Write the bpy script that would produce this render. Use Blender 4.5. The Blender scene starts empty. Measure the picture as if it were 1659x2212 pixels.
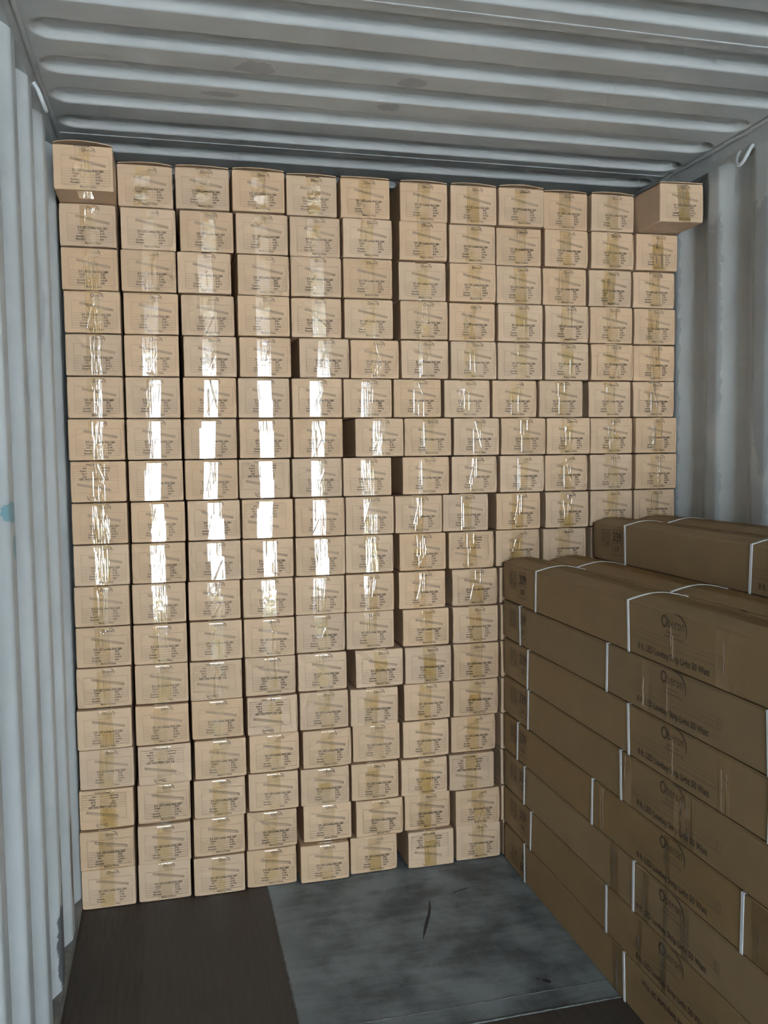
import bpy, math, random
from mathutils import Matrix, Vector

# ------------------------------------------------------------------ camera, sky, exposure
scene = bpy.context.scene
F_PX, YAW, PITCH, ROLL = 1855.0, 0.243012, -0.064531, -0.013348
CAM = Vector((0.0, -3.0756, 1.5735))
fw = Vector((math.sin(YAW) * math.cos(PITCH), math.cos(YAW) * math.cos(PITCH), math.sin(PITCH)))
r0 = Vector((math.cos(YAW), -math.sin(YAW), 0))
u0 = r0.cross(fw)
rt = math.cos(ROLL) * r0 + math.sin(ROLL) * u0
up = -math.sin(ROLL) * r0 + math.cos(ROLL) * u0
cam_data = bpy.data.cameras.new('camera')
cam_data.sensor_width = 36.0
cam_data.lens = F_PX * 36.0 / 2212.0
cam_data.clip_start = 0.02
cam = bpy.data.objects.new('camera', cam_data)
scene.collection.objects.link(cam)
m = Matrix((rt, up, -fw)).transposed().to_4x4()
m.translation = CAM
cam.matrix_world = m
scene.camera = cam

world = bpy.data.worlds.new('overcast_sky')
scene.world = world
world.use_nodes = True
bg = world.node_tree.nodes['Background']
bg.inputs['Color'].default_value = (0.77, 0.905, 1.0, 1)
bg.inputs['Strength'].default_value = 7.8

# sun behind the container: it lights the yard in front of the open doors, never the inside
sd = bpy.data.lights.new('sun', 'SUN')
sd.energy = 54.0
sd.angle = math.radians(1.0)
sd.color = (.97, .99, 1.0)
so_ = bpy.data.objects.new('sun', sd)
so_.rotation_euler = (math.radians(-40), 0, 0)
scene.collection.objects.link(so_)

vs = scene.view_settings
vs.view_transform = 'Standard'
vs.look = 'None'
vs.gamma = 1.0
vs.use_curve_mapping = False
vs.exposure = 1.78
scene.cycles.use_denoising = True
scene.cycles.diffuse_bounces = 4
scene.cycles.glossy_bounces = 3
scene.cycles.max_bounces = 6
scene.cycles.transparent_max_bounces = 8
scene.cycles.use_adaptive_sampling = True
scene.cycles.adaptive_threshold = 0.1
scene.cycles.adaptive_min_samples = 16
scene.cycles.use_light_tree = False

# container interior (metres): crest of left wall, crest of right wall, roof, door end, closed end
XL, XR, ROOF, YD, YB = -0.345, 1.985, 2.69, -7.4, 4.63

# light portal in the open doorway: only steers sky sampling through the opening
pl = bpy.data.lights.new('doorway_portal', 'AREA')
pl.shape = 'RECTANGLE'
pl.size, pl.size_y = XR - XL, ROOF
pl.cycles.is_portal = True
po = bpy.data.objects.new('doorway_portal', pl)
po.location = ((XL + XR) / 2, YD, ROOF / 2)
po.rotation_euler = (math.radians(90), 0, 0)
scene.collection.objects.link(po)

# ------------------------------------------------------------------ helpers
COL = scene.collection
rnd = random.Random(7)


class MB:
    """collects vertices and faces for one mesh"""
    def __init__(s):
        s.v, s.f, s.mi = [], [], []

    def face(s, pts, mi=0):
        i = len(s.v)
        s.v += [tuple(p) for p in pts]
        s.f.append(tuple(range(i, i + len(pts))))
        s.mi.append(mi)

    def grid(s, rows, mi=0, closed=False):
        i0 = len(s.v)
        n = len(rows[0])
        for r in rows:
            s.v += [tuple(p) for p in r]
        for a in range(len(rows) - 1):
            for b in range(n if closed else n - 1):
                c = (b + 1) % n
                s.f.append((i0 + a * n + b, i0 + a * n + c, i0 + (a + 1) * n + c, i0 + (a + 1) * n + b))
                s.mi.append(mi)

    def box(s, a, b, mi=0):
        (x0, y0, z0), (x1, y1, z1) = a, b
        q = [(x0, y0, z0), (x1, y0, z0), (x1, y1, z0), (x0, y1, z0), (x0, y0, z1), (x1, y0, z1), (x1, y1, z1), (x0, y1, z1)]
        i = len(s.v)
        s.v += q
        for f in ((0, 3, 2, 1), (4, 5, 6, 7), (0, 1, 5, 4), (1, 2, 6, 5), (2, 3, 7, 6), (3, 0, 4, 7)):
            s.f.append(tuple(i + k for k in f))
            s.mi.append(mi)

    def tube(s, path, r, n=8, mi=0):
        rows = []
        for i, p in enumerate(path):
            p = Vector(p)
            t = (Vector(path[min(i + 1, len(path) - 1)]) - Vector(path[max(i - 1, 0)])).normalized()
            a = t.orthogonal().normalized() if i == 0 else (pa - t * pa.dot(t)).normalized()
            pa = a
            b = t.cross(a)
            rows.append([p + r * (math.cos(k * math.tau / n) * a + math.sin(k * math.tau / n) * b) for k in range(n)])
        s.grid(rows, mi, True)
        s.face(rows[0][::-1], mi)
        s.face(rows[-1], mi)

    def mesh(s, name, mats, smooth=False):
        me = bpy.data.meshes.new(name)
        me.from_pydata(s.v, [], s.f)
        for mt in mats:
            me.materials.append(mt)
        me.polygons.foreach_set('material_index', s.mi)
        if smooth:
            me.polygons.foreach_set('use_smooth', [True] * len(s.f))
        me.update()
        return me


def link(name, data, parent=None, loc=(0, 0, 0), rot=(0, 0, 0)):
    o = bpy.data.objects.new(name, data)
    COL.objects.link(o)
    o.parent = parent
    o.location = loc
    o.rotation_euler = rot
    return o


def structure(o, label=None):
    o['kind'] = 'structure'
    if label:
        o['label'] = label
    return o


def thing(o, label, cat, group=None):
    o['label'] = label
    o['category'] = cat
    if group:
        o['group'] = group
    return o


# ------------------------------------------------------------------ materials
class NT:
    def __init__(s, name):
        s.m = bpy.data.materials.new(name)
        s.m.use_nodes = True
        s.t = s.m.node_tree
        s.bsdf = s.t.nodes['Principled BSDF']
        s.out = s.t.nodes['Material Output']

    def n(s, typ, **kw):
        nd = s.t.nodes.new(typ)
        for k, v in kw.items():
            setattr(nd, k, v)
        return nd

    def l(s, a, b):
        s.t.links.new(a, b)

    def noise(s, vec, scale, detail=3, rough=.55, stretch=None):
        if stretch:
            mp = s.n('ShaderNodeMapping')
            mp.inputs['Scale'].default_value = stretch
            s.l(vec, mp.inputs['Vector'])
            vec = mp.outputs[0]
        nd = s.n('ShaderNodeTexNoise')
        nd.inputs['Scale'].default_value = scale
        nd.inputs['Detail'].default_value = detail
        nd.inputs['Roughness'].default_value = rough
        s.l(vec, nd.inputs['Vector'])
        return nd.outputs['Fac']

    def math(s, op, a, b=None, c=None, clamp=False):
        nd = s.n('ShaderNodeMath', operation=op, use_clamp=clamp)
        for i, v in enumerate((a, b, c)):
            if v is None:
                continue
            if isinstance(v, (int, float)):
                nd.inputs[i].default_value = v
            else:
                s.l(v, nd.inputs[i])
        return nd.outputs[0]

    def ramp(s, v, a, b):
        nd = s.n('ShaderNodeMapRange', interpolation_type='SMOOTHSTEP')
        nd.inputs['From Min'].default_value = a
        nd.inputs['From Max'].default_value = b
        s.l(v, nd.inputs['Value'])
        return nd.outputs[0]

    def mix(s, fac, a, b):
        nd = s.n('ShaderNodeMix', data_type='RGBA')
        if isinstance(fac, (int, float)):
            nd.inputs[0].default_value = fac
        else:
            s.l(fac, nd.inputs[0])
        for k, v in ((6, a), (7, b)):
            if isinstance(v, tuple):
                nd.inputs[k].default_value = (*v, 1)
            else:
                s.l(v, nd.inputs[k])
        return nd.outputs[2]

    def bump(s, h, strength, dist):
        nd = s.n('ShaderNodeBump')
        nd.inputs['Strength'].default_value = strength
        nd.inputs['Distance'].default_value = dist
        s.l(h, nd.inputs['Height'])
        return nd.outputs[0]


def paint_material(name, base, patches=(), stripes=None, rough=.30, drift=.06):
    """old container paint; patches = (centre xyz, radii xyz, colour, edge noise) of touched-up or scuffed paint"""
    k = NT(name)
    tc = k.n('ShaderNodeTexCoord').outputs['Object']
    n1 = k.noise(tc, 2.2, 5, .6)
    dark = tuple(c * (1 - 2 * drift) for c in base)
    lite = tuple(min(1, c * (1 + drift)) for c in base)
    col = k.mix(k.ramp(n1, .3, .7), dark, lite)
    n2 = k.noise(tc, 55, 4, .7)
    col = k.mix(k.math('MULTIPLY', k.ramp(n2, .70, .78), .35), col, (.30, .26, .20))
    sep = k.n('ShaderNodeSeparateXYZ')
    k.l(tc, sep.inputs[0])
    warp = k.math('SUBTRACT', k.noise(tc, 26, 5, .7), .5)
    if stripes:
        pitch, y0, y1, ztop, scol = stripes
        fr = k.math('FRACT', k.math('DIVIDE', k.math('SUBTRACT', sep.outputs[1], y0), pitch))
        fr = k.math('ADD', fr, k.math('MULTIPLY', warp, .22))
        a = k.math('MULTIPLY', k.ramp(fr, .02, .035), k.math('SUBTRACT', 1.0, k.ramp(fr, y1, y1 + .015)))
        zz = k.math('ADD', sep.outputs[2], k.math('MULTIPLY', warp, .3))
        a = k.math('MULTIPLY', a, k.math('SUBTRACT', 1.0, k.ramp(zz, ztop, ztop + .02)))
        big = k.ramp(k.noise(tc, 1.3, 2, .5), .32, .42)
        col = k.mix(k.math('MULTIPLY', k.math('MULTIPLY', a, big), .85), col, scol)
    for c, r, pc, e in patches:
        d = None
        for ax in range(3):
            if r[ax] is None:
                continue
            t = k.math('DIVIDE', k.math('SUBTRACT', sep.outputs[ax], c[ax]), r[ax])
            t = k.math('MULTIPLY', t, t)
            d = t if d is None else k.math('ADD', d, t)
        d = k.math('ADD', d, k.math('MULTIPLY', warp, e))
        col = k.mix(k.math('MULTIPLY', k.math('SUBTRACT', 1.0, k.ramp(d, .8, 1.05)), .85), col, pc)
    k.l(col, k.bsdf.inputs['Base Color'])
    k.bsdf.inputs['Roughness'].default_value = rough
    k.bsdf.inputs['Specular IOR Level'].default_value = .5
    k.l(k.bump(k.noise(tc, 130, 3, .6), .12, .002), k.bsdf.inputs['Normal'])
    return k.m


def plain(name, base, rough=.6, metal=0.0, nscale=30, drift=.12, bump=.1, spec=.4, stretch=None):
    k = NT(name)
    tc = k.n('ShaderNodeTexCoord').outputs['Object']
    n = k.noise(tc, nscale, 4, .6, stretch)
    col = k.mix(k.ramp(n, .3, .7), tuple(c * (1 - drift) for c in base), tuple(min(1, c * (1 + drift)) for c in base))
    k.l(col, k.bsdf.inputs['Base Color'])
    k.bsdf.inputs['Roughness'].default_value = rough
    k.bsdf.inputs['Metallic'].default_value = metal
    k.bsdf.inputs['Specular IOR Level'].default_value = spec
    k.l(k.bump(n, bump, .002), k.bsdf.inputs['Normal'])
    return k.m


def cardboard(name, base, rough=.75):
    k = NT(name)
    tc = k.n('ShaderNodeTexCoord').outputs['Object']
    oi = k.n('ShaderNodeObjectInfo').outputs['Random']
    fine = k.noise(tc, 260, 3, .65)
    big = k.noise(tc, 9, 3, .5)
    c = k.mix(k.ramp(big, .3, .7), tuple(v * .95 for v in base), tuple(v * 1.04 for v in base))
    c = k.mix(k.math('MULTIPLY', k.ramp(fine, .3, .75), .14), c, tuple(v * .78 for v in base))
    hs = k.n('ShaderNodeHueSaturation')
    k.l(c, hs.inputs['Color'])
    k.l(k.math('ADD', k.math('MULTIPLY', oi, .10), .95), hs.inputs['Value'])
    k.l(k.math('ADD', k.math('MULTIPLY', k.math('FRACT', k.math('MULTIPLY', oi, 7.13)), .12), .94), hs.inputs['Saturation'])
    k.l(hs.outputs[0], k.bsdf.inputs['Base Color'])
    k.bsdf.inputs['Roughness'].default_value = rough
    k.bsdf.inputs['Specular IOR Level'].default_value = .25
    k.l(k.bump(big, .15, .004), k.bsdf.inputs['Normal'])
    return k.m


def tape_material(name, tint_a, tint_b, gain=1.9, bump=.35, bdist=.0016):
    k = NT(name)
    tc = k.n('ShaderNodeTexCoord').outputs['Object']
    oi = k.n('ShaderNodeObjectInfo').outputs['Random']
    off = k.n('ShaderNodeVectorMath', operation='SCALE')
    off.inputs[0].default_value = (11.0, 7.0, 5.0)
    k.l(oi, off.inputs['Scale'])
    add = k.n('ShaderNodeVectorMath', operation='ADD')
    k.l(tc, add.inputs[0])
    k.l(off.outputs[0], add.inputs[1])
    vec = add.outputs[0]
    streak = k.noise(vec, 60, 2, .5, (3.2, 1, .35))
    lump = k.noise(vec, 38, 2, .5)
    h = k.math('ADD', k.math('MULTIPLY', streak, .55), k.math('MULTIPLY', lump, .6))
    nrm = k.bump(h, bump, bdist)
    tint = k.mix(k.ramp(k.noise(vec, 16, 2, .5), .38, .66), tint_a, tint_b)
    tr = k.n('ShaderNodeBsdfTransparent')
    k.l(tint, tr.inputs['Color'])
    gl = k.n('ShaderNodeBsdfGlossy')
    gl.inputs['Roughness'].default_value = .06
    gl.inputs['Color'].default_value = (1, 1, 1, 1)
    k.l(nrm, gl.inputs['Normal'])
    fr = k.n('ShaderNodeFresnel')
    fr.inputs['IOR'].default_value = 1.5
    k.l(nrm, fr.inputs['Normal'])
    mx = k.n('ShaderNodeMixShader')
    k.l(k.math('MULTIPLY', fr.outputs[0], gain, clamp=True), mx.inputs[0])
    k.l(tr.outputs[0], mx.inputs[1])
    k.l(gl.outputs[0], mx.inputs[2])
    k.l(mx.outputs[0], k.out.inputs['Surface'])
    return k.m


PAINT = (.48, .495, .485)
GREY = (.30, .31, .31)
M_left = paint_material('paint_left_wall', (.535, .56, .56), patches=[
    ((0, -1.02, 1.46), (None, .06, .025), (.16, .34, .40), 2.2), ((0, -.99, 1.38), (None, .035, .03), (.18, .36, .42), 2.5),
    ((0, -.70, 1.27), (None, .03, .03), (.22, .42, .48), 2.5),
    ((0, -.43, .28), (None, .05, .11), (.035, .035, .04), 1.8), ((0, -.49, .15), (None, .045, .14), (.06, .06, .07), 2.0),
    ((0, -.20, .28), (None, .04, .15), (.05, .05, .06), 2.0), ((0, -.46, .42), (None, .02, .06), (.2, .2, .23), 2.0),
    ((0, -.93, .84), (None, .012, .03), (.25, .11, .06), 1.5), ((0, -.965, .60), (None, .012, .035), (.25, .10, .05), 1.5),
    ((0, -.705, 1.55), (None, .013, .75), (.36, .31, .25), 2.4), ((0, -.705, .75), (None, .012, .5), (.34, .29, .23), 1.6),
    ((0, -.72, 1.95), (None, .02, .10), (.40, .38, .34), 2.0), ((0, -.36, 2.05), (None, .10, .22), (.40, .425, .43), .9), ((0, -.60, 1.70), (None, .05, .3), (.41, .435, .44), .9),
    ((0, -.72, .35), (None, .06, .2), (.41, .435, .44), .9)], rough=.5)
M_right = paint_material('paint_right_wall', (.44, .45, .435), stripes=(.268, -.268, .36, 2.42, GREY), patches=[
    ((0, -.51, 1.9), (None, .07, .42), (.30, .31, .31), .9)])
M_roof = paint_material('paint_roof', PAINT, patches=[
    ((.27, -.525, 0), (.06, .04, None), (.30, .305, .305), 3.2), ((.18, -.325, 0), (.055, .02, None), (.30, .305, .305), 3.2),
    ((.74, -.525, 0), (.045, .035, None), (.31, .315, .315), 3.2), ((.71, -.335, 0), (.04, .03, None), (.32, .325, .325), 3.2)])
M_rail = paint_material('paint_rail', (.40, .41, .40))
M_sill = plain('sill_metal', (.20, .19, .17), .6, nscale=14, drift=.3)
M_ring = plain('ring_paint', (.46, .48, .47), .6)
M_card = cardboard('cardboard_face', (.535, .365, .232))
M_card_shade = cardboard('cardboard_long_shaded', (.30, .197, .098))  # same board as the wall cartons, the stack's shade darkened into its colour
M_ink = plain('carton_ink', (.10, .072, .048), .7, drift=.05, bump=0)
M_ink2 = plain('carton_ink_pale', (.365, .25, .16), .7, drift=.05, bump=0)
M_ink3 = plain('carton_ink_line', (.25, .175, .115), .7, drift=.05, bump=0)
M_inkd = plain('long_carton_ink', (.085, .055, .033), .7, drift=.05, bump=0)
M_inkp = plain('long_carton_ink_pale', (.17, .11, .065), .7, drift=.05, bump=0)
M_tape = tape_material('clear_tape', (.99, .975, .92), (.97, .935, .79))
M_tape2 = tape_material('clear_tape_long', (.90, .87, .78), (.84, .80, .70), .12, .12)
M_strap = plain('strap_plastic', (.80, .83, .86), .4, drift=.04)


def ply_material(name, tone):
    k = NT(name)
    tc = k.n('ShaderNodeTexCoord').outputs['Object']
    grain = k.noise(tc, 14, 5, .6, (6, .5, 1))
    dirt = k.noise(tc, 3, 4, .6)
    c = k.mix(k.ramp(grain, .25, .75), (.040, .030, .024), (.064, .050, .040))
    c = k.mix(k.math('MULTIPLY', k.ramp(dirt, .45, .7), .5), c, (.045, .042, .040))
    c = k.mix(tone, c, (.085, .066, .055))
    specks = k.ramp(k.noise(tc, 90, 2, .5), .76, .80)
    c = k.mix(k.math('MULTIPLY', specks, .5), c, (.2, .18, .15))
    k.l(c, k.bsdf.inputs['Base Color'])
    k.bsdf.inputs['Roughness'].default_value = .55
    k.bsdf.inputs['Specular IOR Level'].default_value = .3
    k.l(k.bump(grain, .2, .002), k.bsdf.inputs['Normal'])
    return k.m


def steel_material():
    k = NT('worn_steel_floor')
    tc = k.n('ShaderNodeTexCoord').outputs['Object']
    a = k.noise(tc, 4.5, 6, .62)
    b = k.noise(tc, 9, 4, .6, (.6, 3.5, 1))
    s = k.math('ADD', k.math('MULTIPLY', a, .78), k.math('MULTIPLY', b, .22))
    c = k.mix(k.ramp(s, .36, .64), (.062, .072, .077), (.20, .228, .238))
    sx = k.n('ShaderNodeSeparateXYZ')
    k.l(tc, sx.inputs[0])
    edge = k.math('SUBTRACT', 1.0, k.ramp(k.math('ADD', sx.outputs[0], k.math('MULTIPLY', a, .25)), .42, .56))
    c = k.mix(k.math('MULTIPLY', edge, .55), c, (.21, .235, .245))
    scr = k.ramp(k.noise(tc, 30, 2, .4, (5, .25, 1)), .70, .74)
    c = k.mix(k.math('MULTIPLY', scr, .3), c, (.26, .28, .28))
    k.l(c, k.bsdf.inputs['Base Color'])
    k.bsdf.inputs['Roughness'].default_value = .5
    k.bsdf.inputs['Specular IOR Level'].default_value = .35
    k.l(k.bump(s, .15, .003), k.bsdf.inputs['Normal'])
    return k.m


M_ply, M_ply2, M_steel = ply_material('plywood_dark', .0), ply_material('plywood_brown', .35), steel_material()
M_dark = plain('skid_mark', (.018, .018, .02), .6, nscale=60, drift=.4)
M_bead = plain('weld_bead', (.11, .115, .115), .55, nscale=60, drift=.35, bump=.5)
M_ground = plain('yard_concrete', (.34, .35, .36), .8, nscale=3)

# ------------------------------------------------------------------ the container
CP, CY0, CDEPTH = .268, -.248, .036      # corrugation pitch, a crest start, depth


def corr(y):
    """0 on the inner crest, 1 in the outer trough"""
    t = ((y - CY0) % CP) / CP
    if t < .26:
        return 0.0
    if t < .50:
        return (t - .26) / .24
    if t < .76:
        return 1.0
    return 1 - (t - .76) / .24


def corr_s(y):
    return sum(corr(y + d) for d in (-.009, -.006, -.003, 0, .003, .006, .009)) / 7


def corrugated(xc, sgn, z0, z1):
    b = MB()
    n = int((YB - YD) / .0067)
    ys = [YD + (YB - YD) * i / n for i in range(n + 1)]
    zs = [z0, z0 + .01, .7, 1.4, 2.1, z1]
    rows = [[(xc + sgn * CDEPTH * corr_s(y), y, z) for y in ys] for z in zs]
    if sgn < 0:
        b.grid(rows)
    else:
        b.grid([r[::-1] for r in rows])
    return b


structure(link('wall_left', corrugated(XL, -1, .040, 2.622).mesh('wall_left', [M_left], True)), 'pale grey corrugated steel side wall')
structure(link('wall_right', corrugated(XR, 1, .040, 2.618).mesh('wall_right', [M_right], True)), 'grey corrugated steel side wall with darker touched-up paint')
b = MB()
for i in range(9):
    x0 = XL - .04 + i * .27
    b.face([(x0, YB, 0), (x0 + .27, YB, 0), (x0 + .27, YB, ROOF), (x0, YB, ROOF)])
structure(link('wall_back', b.mesh('wall_back', [M_left])), 'painted steel end wall')

# roof: stamped panels, five ribs each, one object per panel
ceil_root = structure(link('ceiling', None), 'painted steel container roof of stamped rib panels')
PL = 1.05
RIBP = .21


def sstep(a, b, t):
    t = max(0.0, min(1.0, (t - a) / (b - a)))
    return t * t * (3 - 2 * t)


xs = [XL - .05, XL + .012]
xs += [XL + .012 + .008 * i for i in range(1, 20)]
xs += [.0 + .25 * i for i in range(0, 7)]
xs += [XR - .012 - .008 * i for i in range(20, -1, -1)] + [XR + .05]
xs = sorted(set(round(v, 4) for v in xs))
SEG_A, SEG_B = XL + .032 + .05, XR - .025 - .05
b = MB()
N = 210
rows = []
for j in range(N + 1):
    yy = PL * j / N
    row = []
    rc = .104 + RIBP * min(4, max(0, round((yy - .104) / RIBP)))
    for x in xs:
        dx = max(SEG_A - x, 0, x - SEG_B)
        d = math.hypot(dx, yy - rc)
        z = .024 * (1 - sstep(.038, .056, d)) - .0008 * (1 - sstep(.012, .018, yy))
        row.append((x, yy, z))
    rows.append(row)
lip = [(x, 0.0, .001) for x in xs]
b.grid([lip] + rows)
panel_mesh = b.mesh('roof_panel', [M_roof], True)
k0 = math.floor((YD - .096) / PL)
for k in range(k0, math.ceil((YB - .096) / PL)):
    y = .096 + k * PL
    me = panel_mesh
    o = link('roof_panel', me, ceil_root, (0, y, ROOF))


# roof patches are placed in container space: shift the panel texture space by using one shared origin
def roof_world_coords():
    t = M_roof.node_tree
    geo = t.nodes.new('ShaderNodeNewGeometry')
    for lk in [l for l in t.links if l.from_node.bl_idname == 'ShaderNodeTexCoord']:
        to = lk.to_socket
        t.links.remove(lk)
        t.links.new(geo.outputs['Position'], to)


roof_world_coords()

# top side rails with lashing rings, bottom sills
for nm, x, s in (('trim_1', XL, -1), ('trim_2', XR, 1)):
    b = MB()
    b.box((min(x, x + s * .06), YD, 2.618), (max(x, x + s * .06), YB, ROOF + .03))
    rail = structure(link(nm, b.mesh('top_rail', [M_rail])), 'painted steel top side rail')
    b = MB()
    b.tube([(x - s * .006, YD + (YB - YD) * i / 40, ROOF - .006 + .001 * math.sin(i * 2.3)) for i in range(41)], .009, 6)
    link('roof_weld', b.mesh('roof_weld', [M_rail], True), rail)
    for ry in (-.405, -2.5):
        b = MB()
        pts = []
        for i in range(15):
            a = math.pi * i / 14
            bulge = math.sin(a)
            pts.append((x - s * (.004 + .026 * bulge ** .7), ry + .034 * math.cos(a), 2.618 + .012 - .060 * bulge))
        b.tube(pts, .0065, 8)
        link('lashing_ring', b.mesh('lashing_ring', [M_ring], True), rail)
for nm, x, s in (('trim_3', XL, -1), ('trim_4', XR, 1)):
    b = MB()
    b.box((min(x - s * .002, x + s * .07), YD, -.02), (max(x - s * .002, x + s * .07), YB, .040))
    structure(link(nm, b.mesh('bottom_sill', [M_sill])), 'dirty steel sill along the foot of the side wall')

# floor: plywood boards and worn steel sheets, flush
floor = structure(link('floor', None), 'dark plywood container floor with worn steel sheets')


def slab(name, x0, x1, y0, y1, mat, lab=None):
    b = MB()
    g = 0.0
    b.box((x0 + g, y0 + g, -.028), (x1 - g, y1 - g, 0))
    o = link(name, b.mesh(name, [mat]), floor)
    if lab:
        o['label'] = lab
    return o


xe = [XL - .06, -.126, .304]
for a, c in zip(xe, xe[1:]):
    for y0, y1 in ((YD, -4.9), (-4.9, -2.5), (-2.5, 2.4), (2.4, YB)):
        slab('plywood_board', a, c, y0, y1, M_ply if c < 0 else M_ply2)
for y0, y1 in ((YD, -4.9), (-4.9, -2.5), (-2.5, -.912)):
    slab('plywood_board', .304, 1.2, y0, y1, M_ply)
    slab('plywood_board', 1.2, XR + .06, y0, y1, M_ply)
slab('steel_sheet', .304, XR + .06, -.828, 2.4, M_steel, 'wide worn grey steel floor sheet')
slab('steel_sheet', .304, XR + .06, -.912, -.828, M_steel, 'narrow steel strip beside the wide floor sheet')
slab('steel_sheet', .304, XR + .06, 2.4, YB, M_steel)
# rough weld beads along the sheet edges
r2 = random.Random(3)


def bead(p0, p1, r):
    b = MB()
    n = 60
    P = []
    for i in range(n + 1):
        t = i / n
        P.append((p0[0] + (p1[0] - p0[0]) * t + r2.uniform(-.0012, .0012), p0[1] + (p1[1] - p0[1]) * t + r2.uniform(-.0012, .0012), -.001 + r2.uniform(-.0008, .0008)))
    b.tube(P, r, 6)
    link('weld_bead', b.mesh('weld_bead', [M_bead], True), floor)


bead((.304, -.912, 0), (.304, 0.02, 0), .0035)
bead((.304, -.830, 0), (1.3, -.830, 0), .0022)
bead((.304, -.912, 0), (1.3, -.912, 0), .0038)


def skid(pts, w):
    b = MB()
    rows = []
    for i, (x, y) in enumerate(pts):
        ww = w * (1 - abs(2 * i / (len(pts) - 1) - .9) ** 2 * .75) * r2.uniform(.8, 1.1)
        rows.append([(x - ww, y, .0004), (x + ww, y, .0004)])
    b.grid(rows)
    link('skid_mark', b.mesh('skid_mark', [M_dark]), floor)


skid([(.848, -.25), (.836, -.29), (.822, -.33), (.803, -.37), (.785, -.41), (.768, -.45), (.757, -.475)], .0065)
skid([(.94, -.225), (.96, -.213), (.985, -.205), (1.01, -.196), (1.04, -.19)], .008)
skid([(1.045, -.775), (1.051, -.787), (1.056, -.80)], .012)
skid([(1.025, -.765), (1.03, -.77), (1.036, -.774)], .006)

# yard outside the open doors
b = MB()
b.box((-40, -60, -1.25), (40, 30, -1.15))
structure(link('ground', b.mesh('ground', [M_ground])), 'pale concrete yard outside the container')

# ------------------------------------------------------------------ lettering and print
_txt = {}


def text_polys(s, bold=0.0):
    key = (s, bold)
    if key in _txt:
        return _txt[key]
    cu = bpy.data.curves.new('t', 'FONT')
    cu.body = s
    cu.resolution_u = 2
    cu.offset = bold
    cu.fill_mode = 'FRONT'
    o = bpy.data.objects.new('t', cu)
    COL.objects.link(o)
    dg = bpy.context.evaluated_depsgraph_get()
    me = o.evaluated_get(dg).to_mesh()
    V = [(v.co.x, v.co.y) for v in me.vertices]
    P = [tuple(p.vertices) for p in me.polygons]
    o.evaluated_get(dg).to_mesh_clear()
    bpy.data.objects.remove(o)
    bpy.data.curves.remove(cu)
    _txt[key] = (V, P)
    return V, P


class Print:
    """flat lettering and line work laid out in (u right, v up), mapped onto a face"""
    def __init__(s, fn):
        s.b, s.fn = MB(), fn

    def text(s, t, u0, u1, v, hgt, mi=0, bold=0.0):
        V, P = text_polys(t, bold)
        a0 = min(p[0] for p in V)
        a1 = max(p[0] for p in V)
        sx = (u1 - u0) / (a1 - a0)
        sy = hgt / .70
        i = len(s.b.v)
        s.b.v += [s.fn(u0 + (x - a0) * sx, v + y * sy) for x, y in V]
        for p in P:
            s.b.f.append(tuple(i + k for k in p))
            s.b.mi.append(mi)

    def rect(s, u0, v0, u1, v1, mi=0):
        s.b.face([s.fn(u0, v0), s.fn(u1, v0), s.fn(u1, v1), s.fn(u0, v1)], mi)

    def line(s, a, c, w, mi=0):
        dx, dy = c[0] - a[0], c[1] - a[1]
        L = math.hypot(dx, dy)
        nx, ny = -dy / L * w / 2, dx / L * w / 2
        s.b.face([s.fn(a[0] + nx, a[1] + ny), s.fn(c[0] + nx, c[1] + ny), s.fn(c[0] - nx, c[1] - ny), s.fn(a[0] - nx, a[1] - ny)], mi)

    def frame(s, u0, v0, u1, v1, w, mi=0, c=0.0):
        s.line((u0 + c, v0), (u1 - c, v0), w, mi)
        s.line((u0 + c, v1), (u1 - c, v1), w, mi)
        s.line((u0, v0 + c), (u0, v1 - c), w, mi)
        s.line((u1, v0 + c), (u1, v1 - c), w, mi)
        if c:
            for p, q in (((u0, v0 + c), (u0 + c, v0)), ((u1 - c, v0), (u1, v0 + c)), ((u0, v1 - c), (u0 + c, v1)), ((u1 - c, v1), (u1, v1 - c))):
                s.line(p, q, w, mi)

    def arc(s, cu, cv, ru, rv, a0, a1, w0, w1, mi=0, n=14):
        A = []
        for i in range(n + 1):
            t = i / n
            a = math.radians(a0 + (a1 - a0) * t)
            w = w0 + (w1 - w0) * math.sin(math.pi * t)
            A.append([(cu + (ru + k * w / 2) * math.cos(a), cv + (rv + k * w / 2) * math.sin(a)) for k in (-1, 1)])
        for p, q in zip(A, A[1:]):
            s.b.face([s.fn(*p[0]), s.fn(*q[0]), s.fn(*q[1]), s.fn(*p[1])], mi)

    def logo(s, u, v, w, mi=0, mi2=0):
        """round O, beron, a swoosh over the end and two caption lines; u,v = left foot of the O"""
        r = w * .125
        s.arc(u + r, v + r, r * .82, r * .98, 0, 360, r * .38, r * .38, mi, 18)
        s.text('beron', u + 2.15 * r, u + w * .90, v + .05 * r, r * 1.9, mi)
        s.arc(u + w * .60, v + r * .1, w * .40, r * 2.7, 105, -28, r * .05, r * .42, mi, 18)
        s.line((u + w * .20, v - r * .9), (u + w * .72, v - r * .9), r * .22, mi2)
        s.line((u + w * .12, v - r * 1.7), (u + w * .90, v - r * 1.7), r * .28, mi2)


H, W, LEN = .1425, .1845, 2.31

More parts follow.
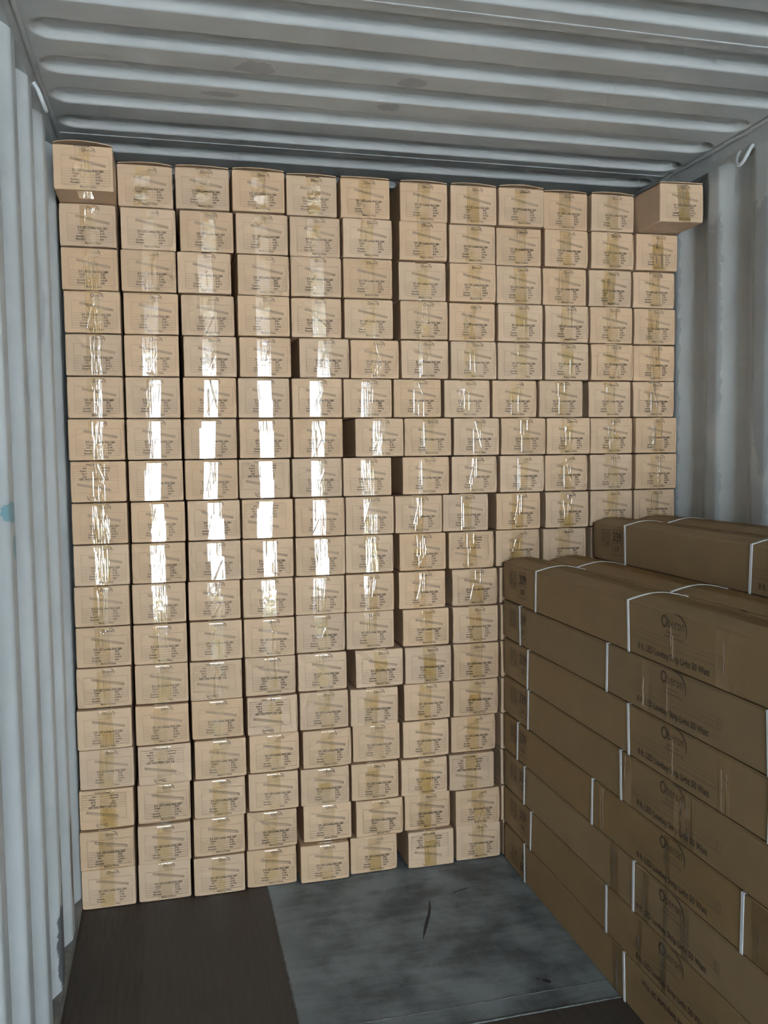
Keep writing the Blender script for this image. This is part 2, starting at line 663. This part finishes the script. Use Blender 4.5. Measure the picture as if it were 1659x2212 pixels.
# end-of-carton print, in metres from the carton's foot centre
P = Print(lambda u, v: (u, -.0006, v))
U0, U1 = -.066, .080
P.logo(-.004, H - .0205, .040, 0, 1)
P.frame(U0, H - .125, U1, H - .034, .0007, 2)
for i in range(7):
    P.line((U0, H - .0755 - i * .0082), (U1, H - .0755 - i * .0082), .0007, 2)
a = (-.040, H - .0415)
c = (.066, H - .063)
P.line(a, c, .0078, 1)
P.line((a[0], a[1] + .0038), (c[0], c[1] + .0038), .0007, 2)
P.line((a[0], a[1] - .0038), (c[0], c[1] - .0038), .0007, 2)
P.arc(c[0], c[1], .0028, .0042, 0, 360, .0014, .0014, 2, 10)
P.text('8 ft. LED Lowbay Strip Light', -.034, .061, H - .0824, .0066, 0, .025)
for i, (l, rr, ul, ur) in enumerate((('Power', '50W', .020, .014), ('CCT', '5.7K', .013, .017), ('Quantity', '4 PCS', .026, .021), ('Remarks', '339', .028, .012))):
    v = H - .0918 - i * .0096
    P.text(l, -.040 + (.008 if i < 2 else 0), -.040 + (.008 if i < 2 else 0) + ul, v, .0062, 0, .02)
    P.text(rr, .036, .036 + ur, v, .0062, 0, .02)
P.text('Made in China', -.012, .038, H - .1325, .0056, 0, .02)
print_mesh = P.b.mesh('end_print', [M_ink, M_ink2, M_ink3])

# side print of the long strapped cartons: u runs along the carton from its far end, v up from its foot
SIDE = lambda u, v: (-W / 2 - .0006, -u, v)
side_meshes = []
for end in (0, 1):
    P = Print(SIDE)

    def eu(u):
        return u if end == 0 else LEN - u
    def fr(u0, v0, u1, v1, w, mi, c=0.0):
        q = sorted((eu(u0), eu(u1)))
        P.frame(q[0], v0, q[1], v1, w, mi, c)
    # four handling pictograms
    for gu in (.068, .103):
        for gv in (.056, .090):
            fr(gu, gv, gu + .030, gv + .028, .0017, 0)
    q = sorted((eu(.076), eu(.090)))
    m0 = (q[0] + q[1]) / 2
    P.b.face([P.fn(m0 - .007, .103), P.fn(m0 + .007, .103), P.fn(m0, .112)], 0)
    P.rect(m0 - .002, .094, m0 + .002, .104, 0)
    m1 = eu(.118)
    for d in (-.008, -.003, .003, .008):
        P.line((m1 + d, .094), (m1 + d, .114), .0016, 0)
    P.b.face([P.fn(m0 - .007, .079), P.fn(m0 + .007, .079), P.fn(m0, .068)], 0)
    P.rect(m0 - .0012, .060, m0 + .0012, .070, 0)
    P.arc(m1, .070, .007, .007, 0, 360, .003, .003, 0, 10)
    P.line((m1 - .008, .060), (m1 + .008, .081), .002, 0)
    # boxed 339 over 5.7K
    fr(.152, .030, .222, .122, .0018, 0, .006)
    q = sorted((eu(.152), eu(.222)))
    P.line((q[0], .074), (q[1], .074), .0018, 0)
    P.text('339', q[0] + .006, q[1] - .006, .080, .034, 0, .03)
    P.text('5.7K', q[0] + .016, q[1] - .016, .043, .020, 0, .02)
    side_meshes.append(('handling_marks', P.b.mesh('handling_marks', [M_inkd, M_inkp])))
P = Print(SIDE)
P.logo(1.095, .104, .112, 0, 1)
u0, u1 = .955, 1.358
for dv in (.048, .052, .064, .074):
    P.line((u0, dv), (u1 - .012, dv), .0010, 1)
P.line((u0, .048), (u0 - .006, .061), .001, 1)
P.line((u0 - .006, .061), (u0, .074), .001, 1)
P.frame(u1 - .022, .046, u1 - .004, .076, .0012, 1, .004)
P.arc(u1 - .013, .061, .008, .010, 0, 360, .0012, .0012, 1, 10)
P.text('8 ft. LED Lowbay Strip Light 50 Watt', .980, 1.302, .020, .017, 0, .03)
side_meshes.append(('side_print', P.b.mesh('side_print', [M_inkd, M_inkp])))

# ------------------------------------------------------------------ cartons
def carton_body(seed, dome=0.0, mat=None, crush=.5, soft=.0015):
    """a carton standing on z=0, its end face near y=0, length along +y; slightly tilted face, rounded, scuffed corners"""
    q = random.Random(seed)
    tx, tz = q.uniform(-.007, .007), q.uniform(-.011, .011)
    if dome:
        tx = tz = 0
    nx, nz = 8, 6
    xs_ = [-W / 2 + W * i / nx for i in range(nx + 1)]
    zs_ = [H * i / nz for i in range(nz + 1)]
    b = MB()
    cr = {(i, j): q.uniform(0, crush) for i in (0, 1) for j in (0, 1)}

    def ring(inset, y, n=nx, k=nz):
        R = []
        hw, z0, z1 = W / 2 - inset, inset, H - inset
        tu = [0, .02, .15, .32, .5, .68, .85, .98]
        tv = [0, .025, .25, .5, .75, .975]
        for t in tu:
            R.append((-hw + 2 * hw * t, z0))
        for t in tv:
            R.append((hw, z0 + (z1 - z0) * t))
        for t in tu:
            R.append((hw - 2 * hw * t, z1))
        for t in tv:
            R.append((-hw, z1 - (z1 - z0) * t))
        O = []
        for x, z in R:
            zz = z
            if dome:
                zz += dome * max(0, math.sin(math.pi * (x / W + .5))) * (z / H) ** 4
            cx_, cz_ = (0 if x < 0 else 1), (0 if z < H / 2 else 1)
            dist = math.hypot(abs(x) - W / 2, (z if cz_ == 0 else H - z))
            dy = .010 * cr[(cx_, cz_)] * max(0, 1 - dist / .025)
            if abs(abs(x) - hw) < 1e-6 and (abs(z - z0) < 1e-6 or abs(z - z1) < 1e-6):
                x -= math.copysign(soft, x)
                zz += soft if z < H / 2 else -soft
            O.append((x, y + (tx * x + tz * (z - H / 2) if y < .05 else 0) + (dy if y < .05 else 0), zz))
        return O
    rings = [ring(.0042, 0), ring(.0026, .0006), ring(.0018, .0035), ring(.0012, .04), ring(0, .3), ring(0, LEN)]
    b.grid([r[::-1] for r in rings], closed=True)
    b.face(rings[0])
    b.face(rings[-1][::-1])
    return b.mesh('carton_body', [mat or M_card]), tx, tz


NB = 16
BODIES = [carton_body(100 + i, crush=.55 if i % 3 else .95) for i in range(NB)]


def tape_mesh(seed, style):
    q = random.Random(seed)
    b = MB()
    layers = [(q.uniform(-.004, .004), H - .001, q.uniform(.003, .007), 0.0)]
    if style == 1:
        layers.append((layers[0][0] + q.choice((-1, 1)) * q.uniform(.004, .010), H * q.uniform(.45, .8), .003, .0008))
    if style == 2:
        layers = [(q.uniform(-.005, .005), H - .001, H * q.uniform(.3, .5), .0006), (q.uniform(-.005, .005), H * q.uniform(.55, .75), .003, 0.0)]
    for cx_, top, bot, dd in layers:
        w = .048
        skew = q.uniform(-.006, .006)
        creases = []
        for _ in range(q.randint(2, 7)):
            za = q.uniform(0, .75) * H
            creases.append((q.uniform(-.02, .02), q.choice((0, 0, 1)) * q.uniform(-.5, .5), q.uniform(.0003, .0008), q.uniform(.0013, .0030), za, za + q.uniform(.15, .7) * H))
        nx, nz = 46, 40
        rows = []
        path = []
        if top > H - .01:
            path = [(.035, H + .0001), (.012, H + .0001), (.004, H), (.001, H - .0035)]
            top = H - .008
        for j in range(nz + 1):
            path.append((None, top + (bot - top) * j / nz))
        bow = q.uniform(-.0008, .0012)
        tw = q.uniform(-.012, .012)
        for jj, (y, z) in enumerate(path):
            row = []
            for i in range(nx + 1):
                t = i / nx - .5
                x = cx_ + t * w + skew * (1 - z / H)
                zz = z
                if jj == len(path) - 1:
                    zz += .0009 * (1 if i % 2 else -1)
                if y is None:
                    d = .0010 + dd + bow * (.25 - t * t) * 4 * .5 + max(0, tw * t * w + abs(tw) * w / 2) * .5
                    for c0, sl, amp, wd, za, zb in creases:
                        if za < z < zb:
                            u = abs(x - cx_ - c0 - sl * (z - H / 2)) / wd
                            if u < 1:
                                d += amp * (1 - u)
                    row.append((x, -d, zz))
                else:
                    row.append((x, y, zz))
            rows.append(row)
        b.grid(rows)
    return b.mesh('packing_tape', [M_tape], True)


TAPES = [tape_mesh(300 + i, (0, 1, 0, 2, 1, 0)[i % 6]) for i in range(24)]


def flap_mesh(a, seed):
    q = random.Random(seed)
    b = MB()
    n = 16
    sk = q.uniform(-.25, .25)
    for top in (0, 1):
        rows = []
        for y in (-.001, .05, .13):
            row = []
            for i in range(n + 1):
                t = i / n
                tt = t ** (1 + sk)
                z = H + .0006 + a * math.sin(math.pi * tt) ** .85 * (1 - .5 * y / .13) + top * .0022
                row.append((-W / 2 + .004 + (W - .008) * t, y, z))
            rows.append(row)
        b.grid(rows if top else [r[::-1] for r in rows])
        if top:
            fr_ = rows[0]
            b.grid([[(x, y, z - .0022) for x, y, z in fr_], fr_])
    return b.mesh('top_flap', [M_card], False)


ORD = ['zeroth', 'first', 'second', 'third', 'fourth', 'fifth', 'sixth', 'seventh', 'eighth', 'ninth', 'tenth', 'eleventh', 'twelfth',
       'thirteenth', 'fourteenth', 'fifteenth', 'sixteenth', 'seventeenth', 'eighteenth']
# carton centres in millimetres along the wall, row by row from the top
ROWS = [
    [-241, -55, 135, 326, 516, 709, 930, 1122, 1308, 1498, 1690, 1882],
    [-244, -49, 146, 336, 525, 714, 922, 1116, 1305, 1496, 1689, 1878],
    [-243, -52, 134, 338, 524, 712, 921, 1114, 1303, 1493, 1685, 1876],
    [-239, -48, 143, 335, 524, 715, 923, 1116, 1306, 1497, 1686, 1879],
    [-239, -50, 147, 338, 549, 739, 926, 1116, 1306, 1498, 1689, 1881],
    [-239, -50, 142, 330, 519, 708, 894, 1092, 1283, 1472, 1686, 1877],
    [-239, -50, 140, 331, 522, 748, 934, 1127, 1316, 1502, 1693, 1882],
    [-239, -48, 140, 327, 515, 701, 928, 1120, 1310, 1500, 1691, 1883],
    [-238, -45, 145, 333, 522, 709, 894, 1082, 1295, 1499, 1692, 1883],
    [-237, -47, 144, 332, 522, 708, 912, 1103, 1297, 1487, 1697, 1885],
    [-241, -50, 140, 330, 518, 705, 906, 1116, 1310, 1500, 1690, 1880],
    [-241, -50, 142, 330, 520, 707, 921, 1116, 1310, 1500, 1690, 1880],
    [-244, -50, 138, 332, 523, 737, 926, 1118, 1310, 1500, 1690, 1880],
    [-246, -52, 140, 335, 526, 714, 923, 1117, 1310, 1500, 1690, 1880],
    [-244, -48, 146, 340, 534, 724, 916, 1109, 1310, 1500, 1690, 1880],
    [-249, -54, 140, 334, 524, 714, 905, 1096, 1310, 1500, 1690, 1880],
    [-251, -57, 135, 326, 533, 730, 921, 1120, 1310, 1500, 1690, 1880],
    [-251, -60, 132, 322, 517, 708, 930, 1126, 1319, 1506, 1693, 1880]]
RP = .1429
FLIPPED = {(8, 1), (8, 4), (9, 4), (13, 3), (14, 4), (15, 2), (16, 1), (16, 8), (18, 7), (10, 8)}
DEPTH = {(1, 1): -.140, (1, 12): -.172}
rc = random.Random(21)
for t, row in enumerate(ROWS, 1):
    for c, xmm in enumerate(row, 1):
        hidden = c > 8 and t > 10 or (t == 10 and c == 12)
        dy = DEPTH.get((t, c), rc.uniform(-.011, .011))
        root = link('shipping_carton', None, None, (xmm / 1000, dy, (18 - t) * RP))
        where = f'in the {ORD[t]} row from the top, {ORD[c]} from the left wall'
        if hidden:
            lab = 'brown carton of the carton wall hidden behind the strapped long cartons'
        elif (t, c) == (1, 1):
            lab = 'brown carton jutting out at the top left corner of the carton wall'
        elif (t, c) == (1, 12):
            lab = 'brown carton jutting out at the top right corner of the carton wall'
        elif (t, c) in FLIPPED:
            lab = 'upside-down brown carton ' + where
        else:
            lab = 'brown carton ' + where
        thing(root, lab, 'carton', 'cartons hidden behind the long cartons' if hidden else 'cartons stacked as a wall across the container')
        me, tx, tz = BODIES[rc.randrange(NB)]
        link('carton_body', me, root)
        if hidden:
            continue
        rot = (tz, 0, tx)
        flip = (t, c) in FLIPPED
        pz = H / 2
        pr = link('end_print', print_mesh, root, (0, 0, 0), rot)
        # turn about the middle of the end face
        mrot = Matrix.Rotation(tx, 4, 'Z') @ Matrix.Rotation(tz, 4, 'X')
        if flip:
            mrot = mrot @ Matrix.Rotation(math.pi, 4, 'Y')
        pr.matrix_local = Matrix.Translation((0, 0, pz)) @ mrot @ Matrix.Translation((rc.uniform(-.002, .002), 0, -pz))
        tp = link('packing_tape', TAPES[rc.randrange(len(TAPES))], root)
        tp.matrix_local = Matrix.Translation((0, 0, pz)) @ Matrix.Rotation(tx, 4, 'Z') @ Matrix.Rotation(tz, 4, 'X') @ Matrix.Translation((rc.uniform(-.004, .004), 0, -pz))
        if (t, c) == (1, 12):
            root.rotation_euler.y = -.022
            root.location.z += .0022
        if (t, c) == (1, 1):
            ub = MB()
            ub.grid([[(-.022 + .046 * i / 6, .003 + .02 * j, -.0003 - .0008 * ((i + j) % 2)) for i in range(7)] for j in range(5)])
            link('packing_tape', ub.mesh('packing_tape', [M_tape], True), root)
        if t == 1:
            amp = {1: .011, 2: .0065, 3: .004, 4: .006, 5: .004, 6: .002, 7: .005, 8: .006, 9: .008, 10: .005, 11: .006, 12: .0015}[c]
            link('top_flap', flap_mesh(amp, c), root)

# long strapped cartons against the right side, lying along the container
LONG_FLAT = carton_body(901, mat=M_card_shade, crush=.4, soft=.0028)[0]
LONG_DOME = carton_body(902, dome=.016, mat=M_card_shade, crush=.6, soft=.0028)[0]


def strap_mesh(dome, slant):
    b = MB()
    e, wd, th = .0006, .0105, .0012
    loop = []
    hw = W / 2 + e
    for i in range(5):
        loop.append((-hw, -e + (H + 2 * e) * i / 4))
    for i in range(1, 12):
        x = -hw + 2 * hw * i / 12
        loop.append((x, H + e + dome * max(0, math.sin(math.pi * (x / W + .5)))))
    for i in range(5):
        loop.append((hw, H + e - (H + 2 * e) * i / 4))
    R = []
    for off, yy in ((0, -wd / 2), (th, -wd / 2), (th, wd / 2), (0, wd / 2)):
        row = []
        for x, z in loop:
            sx = -1 if x <= -hw + 1e-6 else (1 if x >= hw - 1e-6 else 0)
            row.append((x + sx * off, yy + slant * (z - H / 2), z + (off if z > H else (-0 if z > 0 else -0))))
        R.append(row)
    R.append(R[0])
    b.grid(R, closed=True)
    return b.mesh('strap', [M_strap])


def wrap_tape(w, side_only=False, seed=0):
    """clear tape around the side of a long carton"""
    b = MB()
    q = random.Random(seed)
    n = 14
    ci = q.uniform(2, 12)
    rows = []
    for j in range(13):
        z = .002 + (H - .004) * j / 12
        rows.append([(-W / 2 - .0010 - .0009 * math.exp(-((i - ci) / .8) ** 2), -w / 2 + w * i / n + .002 * math.sin(z * 30 + seed), z) for i in range(n + 1)])
    b.grid(rows)
    for _ in range(q.choice((1, 1, 2))):
        y0 = q.uniform(-.4, .4) * w
        za, zb = sorted((q.uniform(.0, .5) * H, q.uniform(.6, 1.0) * H))
        rows = []
        for j in range(9):
            z = za + (zb - za) * j / 8
            yy = y0 + .0015 * math.sin(j * 1.3 + seed)
            rows.append([(-W / 2 - .0014, yy - .0016, z), (-W / 2 - .0026, yy, z), (-W / 2 - .0014, yy + .0016, z)])
        b.grid(rows, 1)
    return b.mesh('packing_tape', [M_tape2, M_tape], True)


def top_tape(seed):
    b = MB()
    q = random.Random(seed)
    rows = []
    for j in range(60):
        y = -LEN + .005 + (LEN - .01) * j / 59
        rows.append([(-.032 + .064 * i / 8 + .0015 * math.sin(j), y, H + .016 * math.sin(math.pi * ((-.032 + .064 * i / 8) / W + .5)) + .0012 + q.uniform(0, .0006)) for i in range(9)])
    b.grid(rows)
    return b.mesh('packing_tape', [M_tape2], True)


TOP_TAPE = top_tape(5)
LP = .1462
COLS = {'A': (1.2255 + W / 2, 8), 'B': (1.4165 + W / 2, 8), 'C': (1.604 + W / 2, 9), 'D': (1.7965 + W / 2, 9)}
STRAPS = {('A', 8): (.305, .93, 1.62, 2.10), ('A', 7): (.166, .812, 1.513, 2.12), ('A', 6): (.230, .93, 1.516, 2.08), ('A', 5): (.237, .893, 1.58, 2.1),
          ('A', 4): (.138, .720, 1.432, 2.1), ('A', 3): (.201, .965, 1.62, 2.1), ('A', 2): (.258, .812, 1.60, 2.12), ('A', 1): (.199, .916, 1.58, 2.1),
          ('B', 8): (.24, .84, 1.5, 2.1), ('C', 9): (.245, .945, 1.6, 2.1), ('D', 9): (.22, .93, 1.6, 2.1)}
TAPEBITS = {('A', 8): ((1.147, .020), (1.35, .05)), ('A', 7): ((1.130, .020), (1.02, .035)), ('A', 6): ((1.145, .016), (1.36, .04)), ('A', 5): ((1.186, .05), (1.225, .04), (.93, .04)),
            ('A', 4): ((.779, .030), (1.13, .02), (1.50, .07)), ('A', 3): ((.859, .045), (1.03, .03), (1.125, .02), (1.215, .03)), ('A', 2): ((1.0, .02), (1.12, .02)), ('A', 1): ((.875, .05),)}
STRAP_CACHE = {}
rl = random.Random(5)
POSW = {8: 'topmost', 7: 'second from the top', 6: 'third from the top', 5: 'fourth from the top', 4: 'fourth from the floor', 3: 'third from the floor',
        2: 'second from the floor', 1: 'lowest, its print upside down'}
for cn, (xc, n) in COLS.items():
    for lv in range(1, n + 1):
        top = lv == n
        z = (lv - 1) * LP
        if cn == 'C' or cn == 'D':
            z = (lv - 1) * LP * (.997 if cn == 'C' else 1.0)
        vis = cn == 'A' or top
        flip = (cn, lv) == ('A', 1)
        root = link('long_carton', None, None, (xc, -.012 + (rl.uniform(-.006, 0)), z))
        if cn == 'A':
            lab = f'long strapped brown carton, {POSW[lv]} in the stack facing the aisle'
        elif vis:
            lab = {'B': 'long strapped carton whose top shows just behind the aisle stack', 'C': 'long strapped carton one layer above, with 339 printed near its end',
                   'D': 'long strapped carton lying rearmost against the right side wall'}[cn]
        else:
            lab = 'long brown carton hidden inside the strapped stack'
        thing(root, lab, 'carton', 'long strapped cartons' if vis else 'long cartons hidden in the stack')
        fl = Matrix.Translation((0, -LEN, H)) @ Matrix.Rotation(math.pi, 4, 'X') if flip else Matrix.Identity(4)
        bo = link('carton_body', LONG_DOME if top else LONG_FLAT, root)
        bo.matrix_local = Matrix.Rotation(math.pi, 4, 'Z')
        if not vis:
            continue
        for nm_, me_ in side_meshes:
            sp = link(nm_, me_, root)
            sp.matrix_local = fl
        for k, u in enumerate(STRAPS.get((cn, lv), ())):
            sl = rl.uniform(-.05, .05)
            so = link('strap', strap_mesh(.016 if top else 0, sl), root, (0, -u, 0))
        for k, (u, w) in enumerate(TAPEBITS.get((cn, lv), ())):
            link('packing_tape', wrap_tape(w, seed=lv * 10 + k), root, (0, -u, 0))
        if top:
            link('packing_tape', TOP_TAPE, root)
